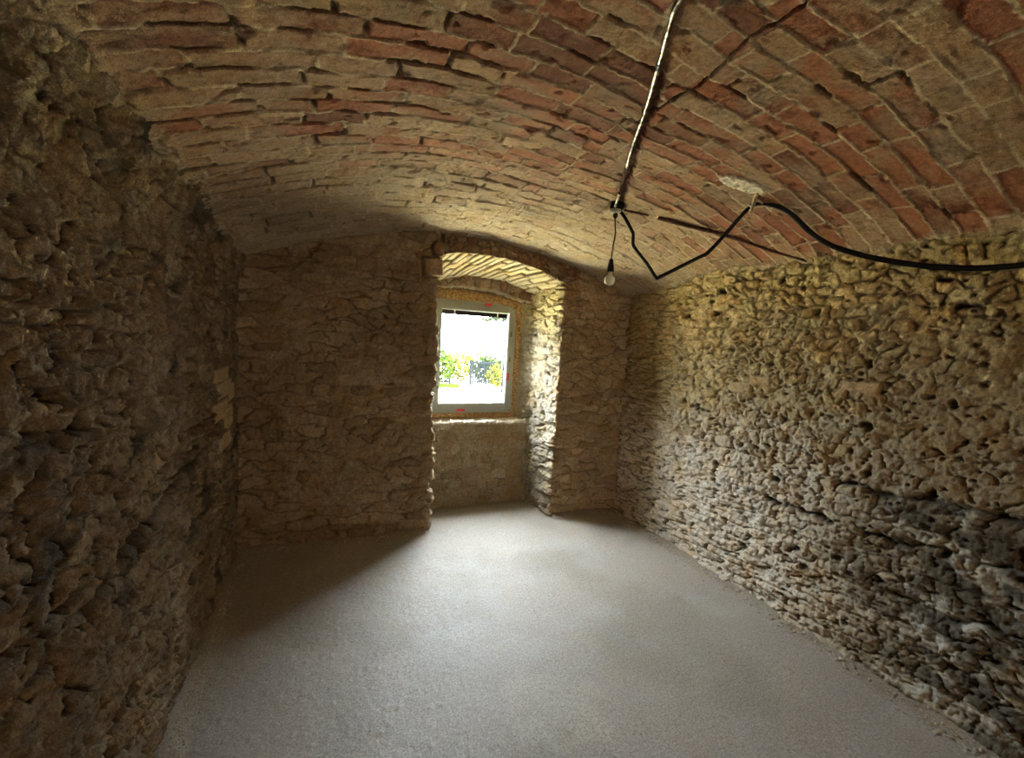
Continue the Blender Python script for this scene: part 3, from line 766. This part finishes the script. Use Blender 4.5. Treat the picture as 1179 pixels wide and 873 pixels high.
fo = obj('expanding_foam', foam('expanding_foam', [(WX0+0.0, YW+0.020, 0.840), (1.2, YW+0.020, 0.836), (WX1+0.010, YW+0.020, 0.838), (WX1+0.020, YW+0.020, 1.2), (WX1+0.026, YW+0.020, 1.6), (WX1+0.016, YW+0.020, 1.89),
      (1.50, YW+0.024, 1.925), (1.30, YW+0.024, 1.940), (1.08, YW+0.024, 1.946), (0.90, YW+0.024, 1.940), (WX0-0.012, YW+0.024, 1.925)],
      [(0, 0.030), (0, 0.032), (0, 0.032), (0, 0.033), (0, 0.036), (0, 0.042), (0, 0.052), (0, 0.060), (0, 0.062), (0, 0.058), (0, 0.050)], 41), M_FOAM)
reparent(fo, win); fo['label'] = 'ochre expanding foam around the frame'

# ------------------------------------------------------------------ camera
f_px = 511.53; yaw, pitch, roll = 0.3961, -0.0965, 0.0587
fw = Vector((math.sin(yaw)*math.cos(pitch), math.cos(yaw)*math.cos(pitch), math.sin(pitch)))
r0 = Vector((math.cos(yaw), -math.sin(yaw), 0)); u0 = r0.cross(fw)
rt = r0*math.cos(roll)+u0*math.sin(roll); up = -r0*math.sin(roll)+u0*math.cos(roll)
cd = bpy.data.cameras.new('camera'); cam = bpy.data.objects.new('camera', cd); COL.objects.link(cam)
cd.sensor_width = 36.0; cd.sensor_fit = 'HORIZONTAL'; cd.lens = f_px/1179*36; cd.clip_start = 0.02; cd.clip_end = 400
m3 = Matrix((rt, up, -fw)).transposed()
cam.matrix_world = Matrix.Translation((0, 0, CAM_H)) @ m3.to_4x4()
SC.camera = cam

# ------------------------------------------------------------------ ceiling fittings
def vz(x, y): return float(vault_z(x, y))
# steel conduit along the crown
cond = empty('conduit', (1.10, 1.46, 2.48), label='thin shiny steel conduit tube running along the brick vault to the bulb', category='conduit')
def cpts(a, b, drop=0.012):
    out = []
    for k in range(9):
        t = a+(b-a)*k/8
        y = t; x = float(np.interp(y, [c[1] for c in CONDUIT], [c[0] for c in CONDUIT])); out.append((x, y, vz(x, y)-drop))
    return out
for (a, b, nm) in [(0.90, 1.235, 'tube_section'), (1.243, 1.735, 'tube_section'), (1.745, 1.93, 'tube_section'), (2.20, 2.375, 'tube_section')]:
    reparent(tube(nm, cpts(a, b, 0.013 if a < 2 else 0.022), 0.0075, M_STEEL, sides=12, wob=0.0006, per=3), cond)
for y in (1.239, 1.740):
    reparent(tube('coupling', cpts(y-0.012, y+0.012, 0.013), 0.0095, M_GASKET, sides=12, per=1), cond)
o = tube('bare_wire', [(p[0]+0.006*math.sin(i*2.1), p[1], p[2]) for i, p in enumerate(cpts(1.93, 2.30, 0.006))], 0.004, M_RUST, wob=0.001); reparent(o, cond)
o['label'] = 'dark corroded length between the tube sections'
for y in (1.50, 1.56):
    x = float(np.interp(y, [c[1] for c in CONDUIT], [c[0] for c in CONDUIT])); z = vz(x, y)
    reparent(tube('clip', [(x-0.012, y, z+0.004), (x-0.009, y, z-0.016), (x, y, z-0.023), (x+0.009, y, z-0.016), (x+0.03, y+0.004, z-0.004)], 0.0018, M_STEEL, sides=6, per=4), cond)

# pendant bulb
bx, by = 1.640, 2.400; bz = vz(bx, by)
pen = empty('pendant_bulb', (bx, by, bz), label='bare clear light bulb hanging on a thin black cord from the vault', category='light bulb')
reparent(lathe('ceiling_box', [(0.030, 0.02), (0.044, 0.012), (0.046, -0.012), (0.040, -0.022), (0.020, -0.026)], (bx, by, bz), M_BLACK, seg=20), pen)
o = lathe('ceiling_rose', [(0.020, -0.024), (0.034, -0.028), (0.036, -0.040), (0.026, -0.047), (0.010, -0.050)], (bx-0.012, by-0.004, bz), M_GREY, seg=20); reparent(o, pen); o['label'] = 'grey round rose'
reparent(lathe('cord_grip', [(0.008, 0.0), (0.015, -0.006), (0.014, -0.022), (0.006, -0.034)], (bx-0.010, by-0.004, bz-0.048), M_BLACK, seg=14), pen)
Lc = 0.285
cp = [(bx-0.010, by-0.004, bz-0.075), (bx-0.002, by, bz-0.12), (bx+0.003, by, bz-0.17), (bx-0.006, by, bz-0.24), (bx-0.010, by, bz-0.30), (bx-0.012, by, bz-0.335)]
reparent(tube('cord', cp, 0.0032, M_BLACK, sides=8), pen)
sx, sy, sz = bx-0.012, by, bz-0.325
reparent(lathe('lamp_holder', [(0.006, 0.0), (0.012, -0.006), (0.016, -0.030), (0.020, -0.050), (0.021, -0.078), (0.017, -0.080)], (sx, sy, sz), M_BLACK, seg=20), pen)
reparent(lathe('bulb_cap', [(0.013, -0.076), (0.0135, -0.094), (0.011, -0.097)], (sx, sy, sz), M_BRASS, seg=18), pen)
gm = plain('painted gleam bulb glass', (0.80, 0.78, 0.66), 0.12, var=0.05); gm.node_tree.nodes['Principled BSDF'].inputs['Alpha'].default_value = 0.50  # pale half-clear body stands in for the gleams on clear glass
prof = [(0.012, -0.090), (0.015, -0.100)]
for k in range(13):
    a = math.pi*0.28+math.pi*0.70*k/12
    prof.append((0.034*math.sin(a), -0.136+0.034*math.cos(a)+0.004))
o = lathe('glass_bulb', prof, (sx, sy, sz), gm, seg=24); reparent(o, pen); o['label'] = 'clear glass bulb'

# black cable: box -> sharp bend -> hook -> sagging along the right wall
def pix_ray(px, py):
    d = rt*((px-589.5)/f_px) - up*((py-436.5)/f_px) + fw
    return d
J = Vector((bx+0.060, by-0.02, bz-0.022)); HK = Vector((2.002, 1.735, 2.330))
pl = (HK-J).cross(Vector((0, 0, 1))).normalized()
def on_plane(px, py, q, n):
    d = pix_ray(px, py); C = Vector((0, 0, CAM_H)); return C + d*((q-C).dot(n)/d.dot(n))
cab = [on_plane(*q, J, pl) for q in [(713, 242), (719, 250), (727, 265), (729, 270), (729, 281), (732, 287), (745, 304), (754.5, 319), (756.5, 320.5), (759, 319.5), (780, 309), (806, 296), (815, 291), (835, 270), (853, 249), (865, 237)]]
WP = Vector((2.50, 0.93, 2.05)); pl2 = (WP-HK).cross(Vector((0, 0, 1))).normalized()
cab2 = [on_plane(*q, HK, pl2) for q in [(868, 235), (880, 234), (900, 240), (916, 251), (930, 265), (945, 276), (960, 284), (985, 292), (1010, 298), (1040, 303), (1070, 307), (1110, 309), (1145, 308), (1179, 305), (1215, 300)]]
cab2.append(Vector((XR+0.02, cab2[-1].y-0.04, cab2[-1].z-0.01)))
tube('power_cable', cab+cab2, [0.0100]*len(cab)+[0.0120]*len(cab2), M_BLACK, sides=10, per=5,
     label='thick black cable dangling from the vault and sagging along the right wall', category='cable')

# hook set in the plaster dab
hk = empty('ceiling_hook', (1.96, 1.66, 2.37), label='bent iron hook in a pale plaster dab holding the black cable', category='hook')
reparent(tube('shank', [(1.905, 1.60, 2.395), (1.93, 1.64, 2.365), (1.955, 1.675, 2.362), (1.972, 1.69, 2.350), (1.985, 1.71, 2.328), (1.992, 1.718, 2.314), (2.008, 1.738, 2.309), (2.018, 1.752, 2.316)], 0.0095, M_IRON, sides=8, per=4), hk)
o = tube('wire_tie', [(1.985, 1.735, 2.340), (1.995, 1.722, 2.322), (2.005, 1.735, 2.316), (1.998, 1.750, 2.328), (1.988, 1.742, 2.344)], 0.003, M_WHITE, sides=6, per=4); reparent(o, hk); o['label'] = 'pale tie'

# rusty iron strip lying against the bricks
bp = []
for (x, y) in [(1.881, 2.30), (1.95, 2.254), (2.02, 2.207), (2.10, 2.146), (2.178, 2.082), (2.28, 2.008), (2.376, 1.936), (2.47, 1.85), (2.56, 1.765)]:
    bp.append((x, y, vz(x, y)-0.008))
rod = empty('iron_rod', bp[0], label='rusty dark iron rod lying flat against the brick vault behind the cable', category='rod')
reparent(tube('bar', bp, [0.012, 0.013, 0.011, 0.013, 0.012, 0.010, 0.011, 0.009, 0.008], M_RUST, sides=8, per=4, wob=0.002), rod)
reparent(tube('bar_end', [(x, y, vz(x, y)-0.004) for (x, y) in [(1.70, 2.405), (1.76, 2.375), (1.83, 2.335)]], [0.009, 0.010, 0.004], M_RUST, sides=8, per=4, wob=0.002), rod)

# ------------------------------------------------------------------ crumbs of stone along the wall feet
bm = bmesh.new()
def crumb(x, y, s):
    z = float(floor_z(np.array(x), np.array(y)))
    r = bmesh.ops.create_icosphere(bm, subdivisions=1, radius=s, matrix=Matrix.Translation((x, y, z+s*0.35)) @ Matrix.Rotation(RND.uniform(0, 6), 4, 'Z') @ Matrix.Diagonal((1, RND.uniform(0.6, 1), RND.uniform(0.45, 0.8), 1)))
    for v in r['verts']: v.co += Vector((RND.uniform(-1, 1), RND.uniform(-1, 1), RND.uniform(-1, 1)))*s*0.25
for _ in range(700):
    e = abs(RND.gauss(0, 0.045)); crumb(XR-0.03-e, RND.uniform(0.55, 3.35), RND.choice([0.002, 0.003, 0.004, 0.005, 0.008]))
for _ in range(300):
    e = abs(RND.gauss(0, 0.03)); crumb(XL+0.03+e, RND.uniform(1.5, 3.35), RND.choice([0.003, 0.004, 0.006]))
for _ in range(160):
    e = abs(RND.gauss(0, 0.03)); crumb(RND.uniform(XL, 0.8), YB-0.03-e, RND.choice([0.003, 0.004, 0.006]))
for _ in range(120):
    crumb(RND.uniform(XL+0.1, XR-0.1), RND.uniform(0.8, 3.3), RND.choice([0.0022, 0.003, 0.004]))
bm_obj('stone_crumbs', bm, M_CRUMB, kind='stuff', label='loose stone crumbs and grit along the foot of the walls', category='rubble')

# ------------------------------------------------------------------ outside
def ground_z(x, y): return 0.72-0.094*max(0.0, y-4.35)
M_PATH = two_tone('sunlit pale gravel', (0.37, 0.34, 0.21), (0.51, 0.48, 0.31), 6, rough_=0.95)
M_LAWN = two_tone('lawn', (0.010, 0.018, 0.003), (0.020, 0.030, 0.005), 9, rough_=0.95, spec=0.0)
M_LEAF = [two_tone('leaf green', (0.005, 0.010, 0.002), (0.013, 0.019, 0.004), 14, rough_=0.9, spec=0.0),
          two_tone('leaf yellow', (0.012, 0.013, 0.003), (0.024, 0.024, 0.005), 14, rough_=0.9, spec=0.0),
          two_tone('leaf dark', (0.004, 0.007, 0.003), (0.008, 0.012, 0.004), 14, rough_=0.9, spec=0.0)]
M_BARK = plain('bark', (0.010, 0.008, 0.006), 0.9, spec=0.0)
M_FENCE = plain('blue grey fence paint', (0.006, 0.0075, 0.0095), 0.9, spec=0.0)
gx = np.linspace(-14, 30, 90); gy = spaced([(4.06, 0.4), (30, 2.0), (60, 2.0)])
X, Y = np.meshgrid(gx, gy, indexing='ij')
Z = 0.72-0.094*np.clip(Y-4.35, 0, 22) + 0.04*fbm(X*0.7, Y*0.7, 960, 3)*sstep(5, 7, Y)
obj('ground', grid_mesh('ground', np.stack([X, Y, Z], -1)), M_PATH, kind='structure')

def leaf_cloud(bm, c, rad, n, size):
    for _ in range(n):
        while True:
            p = Vector((RND.uniform(-1, 1), RND.uniform(-1, 1), RND.uniform(-1, 1)))
            if 0.35 < p.length < 1: break
        p = Vector((c[0]+p.x*rad[0], c[1]+p.y*rad[1], c[2]+p.z*rad[2]))
        a = Vector((RND.gauss(0, 1), RND.gauss(0, 1), RND.gauss(0, 1))).normalized(); b_ = a.orthogonal().normalized(); s = size*RND.uniform(0.6, 1.3)
        vs = [bm.verts.new(p+a*s), bm.verts.new(p+b_*s*0.45), bm.verts.new(p-a*s), bm.verts.new(p-b_*s*0.45)]
        bm.faces.new(vs)

def bush(dx, Yd, w, h_, leaf, label, n=500, size=0.09, group=None):
    x = dx*Yd; z = ground_z(x, Yd)
    root = empty('bush', (x, Yd, z), label=label, category='bush')
    if group: root['group'] = group
    bm = bmesh.new(); leaf_cloud(bm, (x, Yd, z+h_*0.55), (w/2, w/2, h_*0.5), n, size)
    reparent(bm_obj('foliage', bm, M_LEAF[leaf]), root)
    st = bmesh.new()
    for k in range(5):
        a = k*1.257; tip = Vector((x+math.cos(a)*w*0.25, Yd+math.sin(a)*w*0.25, z+h_*0.75)); base = Vector((x+math.cos(a)*0.04, Yd+math.sin(a)*0.04, z-0.05))
        d = (tip-base).normalized(); o1 = d.orthogonal().normalized()*0.02; o2 = d.cross(o1)
        A = [st.verts.new(base+o1*math.cos(t)+o2*math.sin(t)) for t in (0, 2.09, 4.19)]; B = [st.verts.new(tip+(o1*math.cos(t)+o2*math.sin(t))*0.4) for t in (0, 2.09, 4.19)]
        for i in range(3): st.faces.new((A[i], A[(i+1) % 3], B[(i+1) % 3], B[i]))
    reparent(bm_obj('stems', st, M_BARK), root)

bush(0.235, 17.0, 1.3, 1.35, 0, 'green bush at the left edge of the window view', 700)
bush(0.286, 20.0, 1.5, 1.55, 1, 'yellow-green bush left of the bluish fence', 800)
bush(0.335, 22.5, 2.2, 1.95, 1, 'wide yellowish bush behind the fence top', 1000)
bush(0.400, 19.6, 1.3, 1.35, 0, 'green bush behind the right end of the fence', 700)
bush(0.392, 11.0, 0.95, 0.75, 1, 'low bright bush in front of the fence on the right', 500, 0.06)
bush(0.255, 26.0, 1.8, 1.9, 2, 'dark bush far behind the left fence', 700)

def fence(dx0, dx1, Yd, h_, label, n):
    xa, xb = dx0*Yd, dx1*Yd; z = ground_z(xa, Yd)
    root = empty('fence', (xa, Yd, z), label=label, category='fence')
    bm = bmesh.new()
    for k in range(n):
        x = xa+(xb-xa)*k/(n-1); bm_box(bm, (x, Yd, z+h_/2), ((xb-xa)/n*0.62, 0.03, h_))
    reparent(bm_obj('bars', bm, M_FENCE), root)
    for zz in (0.14, 0.93):
        bm = bmesh.new(); bm_box(bm, ((xa+xb)/2, Yd-0.03, z+h_*zz), (xb-xa+0.1, 0.04, 0.07)); reparent(bm_obj('rail', bm, M_FENCE), root)
    for x in (xa, xb):
        bm = bmesh.new(); bm_box(bm, (x, Yd, z+h_*0.52), (0.09, 0.09, h_*1.06)); reparent(bm_obj('post', bm, M_FENCE), root)
bush(0.353, 18.6, 1.2, 1.25, 2, 'dark bush close behind the bluish fence bars', 900)
fence(0.312, 0.385, 17.2, 0.98, 'bluish grey slatted fence seen through the right half of the window', 14)
fence(0.226, 0.262, 17.8, 0.85, 'short grey fence piece at the left of the window view', 7)

def lawn(name, dx0, dx1, y0, y1, label):
    bm = bmesh.new(); n = 1400
    for _ in range(n):
        y = RND.uniform(y0, y1); x = RND.uniform(dx0, dx1)*y; z = ground_z(x, y)
        hh = RND.uniform(0.05, 0.14); a = RND.uniform(0, 6.28); w = 0.02
        bm.faces.new([bm.verts.new((x-w*math.cos(a), y-w*math.sin(a), z-0.03)), bm.verts.new((x+w*math.cos(a), y+w*math.sin(a), z-0.03)), bm.verts.new((x+RND.uniform(-.04, .04), y+RND.uniform(-.04, .04), z+hh))])
    bm_obj(name, bm, M_LAWN, kind='stuff', label=label, category='grass')
lawn('grass', 0.215, 0.285, 13.5, 16.5, 'strip of green grass before the short left fence')

# tree whose branch tips hang into the top of the view
tr = empty('tree', (9.4, 14.0, ground_z(9.4, 14.0)), label='tree beyond the garden with leafy twigs hanging into the top right of the pane', category='tree')
zt = ground_z(9.4, 14.0)
reparent(tube('trunk', [(9.4, 14, zt-0.1), (9.35, 14, zt+1.2), (9.2, 14, zt+2.6), (9.1, 14, zt+4.0)], [0.16, 0.13, 0.10, 0.05], M_BARK), tr)
reparent(tube('branch', [(9.25, 14, zt+2.2), (7.8, 14, zt+2.9), (6.4, 14, 2.35), (5.3, 14, 2.17), (4.75, 14, 2.10)], [0.07, 0.05, 0.03, 0.015, 0.006], M_BARK), tr)
bm = bmesh.new(); leaf_cloud(bm, (8.8, 14, zt+4.0), (2.2, 2.0, 1.4), 1500, 0.16)
for (x, z) in [(5.3, 2.12), (5.05, 2.13), (4.8, 2.10), (5.5, 2.18)]: leaf_cloud(bm, (x, 14, z), (0.20, 0.2, 0.09), 34, 0.085)
reparent(bm_obj('foliage', bm, M_LEAF[2]), tr)
# a thin tall stalk with a few leaves
Yd = 15.5; xs_ = 0.327*Yd; zs_ = ground_z(xs_, Yd)
stk = empty('tall_weed', (xs_, Yd, zs_), label='single tall thin stalk standing above the bushes', category='plant')
reparent(tube('stem', [(xs_, Yd, zs_-0.05), (xs_+0.02, Yd, zs_+1.0), (xs_+0.01, Yd, 1.46)], [0.012, 0.008, 0.004], M_BARK, sides=6), stk)
bm = bmesh.new()
for z in (1.30, 1.40, 1.45): leaf_cloud(bm, (xs_, Yd, z), (0.08, 0.08, 0.05), 6, 0.045)
reparent(bm_obj('leaves', bm, M_LEAF[2]), stk)

# ------------------------------------------------------------------ light: overcast-bright sky and a high sun outside
SKY, SUN = 50.0, 110.0
w = bpy.data.worlds.new('sky'); SC.world = w; w.use_nodes = True
bg = w.node_tree.nodes['Background']; bg.inputs['Color'].default_value = (0.78, 0.90, 1.0, 1); 
_n = w.node_tree.nodes; _l = w.node_tree.links      # overcast sky: the zenith three times as bright as the horizon
_t = _n.new('ShaderNodeTexCoord'); _s = _n.new('ShaderNodeSeparateXYZ'); _l.new(_t.outputs['Generated'], _s.inputs[0])
_r = _n.new('ShaderNodeMapRange'); _r.inputs[1].default_value = 0.0; _r.inputs[2].default_value = 1.0; _r.inputs[3].default_value = SKY/3; _r.inputs[4].default_value = SKY
_l.new(_s.outputs['Z'], _r.inputs[0]); _l.new(_r.outputs[0], bg.inputs['Strength'])
sd = bpy.data.lights.new('sun', 'SUN'); sd.energy = SUN; sd.angle = math.radians(3); sd.color = (1.0, 0.93, 0.74)
so = bpy.data.objects.new('sun', sd); COL.objects.link(so); so.location = (10, 2, 12)
so.rotation_euler = Vector((-0.75, 0.18, -1.0)).to_track_quat('-Z', 'Y').to_euler()
# sky portal filling the window opening (guides sampling only, gives off nothing)
pd = bpy.data.lights.new('window_portal', 'AREA'); pd.shape = 'RECTANGLE'; pd.size = WX1-WX0; pd.size_y = WZ1-WZ0; pd.cycles.is_portal = True
po = bpy.data.objects.new('window_portal', pd); COL.objects.link(po); po.location = ((WX0+WX1)/2, YW+0.09, (WZ0+WZ1)/2)
po.rotation_euler = Vector((0, -1, 0)).to_track_quat('-Z', 'Z').to_euler()

# added warm fill light, unseen behind the camera, lifts the dark piers and walls
ld = bpy.data.lights.new('rear_fill_light', 'POINT'); ld.energy = 60; ld.color = (1.0, 0.82, 0.58); ld.shadow_soft_size = 0.25
lo = bpy.data.objects.new('rear_fill_light', ld); COL.objects.link(lo); lo.location = (1.2, -4.6, 1.75)

cy = SC.cycles
cy.max_bounces = 12; cy.diffuse_bounces = 8; cy.glossy_bounces = 3; cy.transmission_bounces = 8; cy.transparent_max_bounces = 12
cy.sample_clamp_indirect = 40.0; cy.caustics_reflective = False; cy.caustics_refractive = False
cy.use_denoising = True
SC.view_settings.view_transform = 'Standard'; SC.view_settings.look = 'None'; SC.view_settings.gamma = 1.0
SC.view_settings.use_curve_mapping = False
SC.view_settings.exposure = 1.45
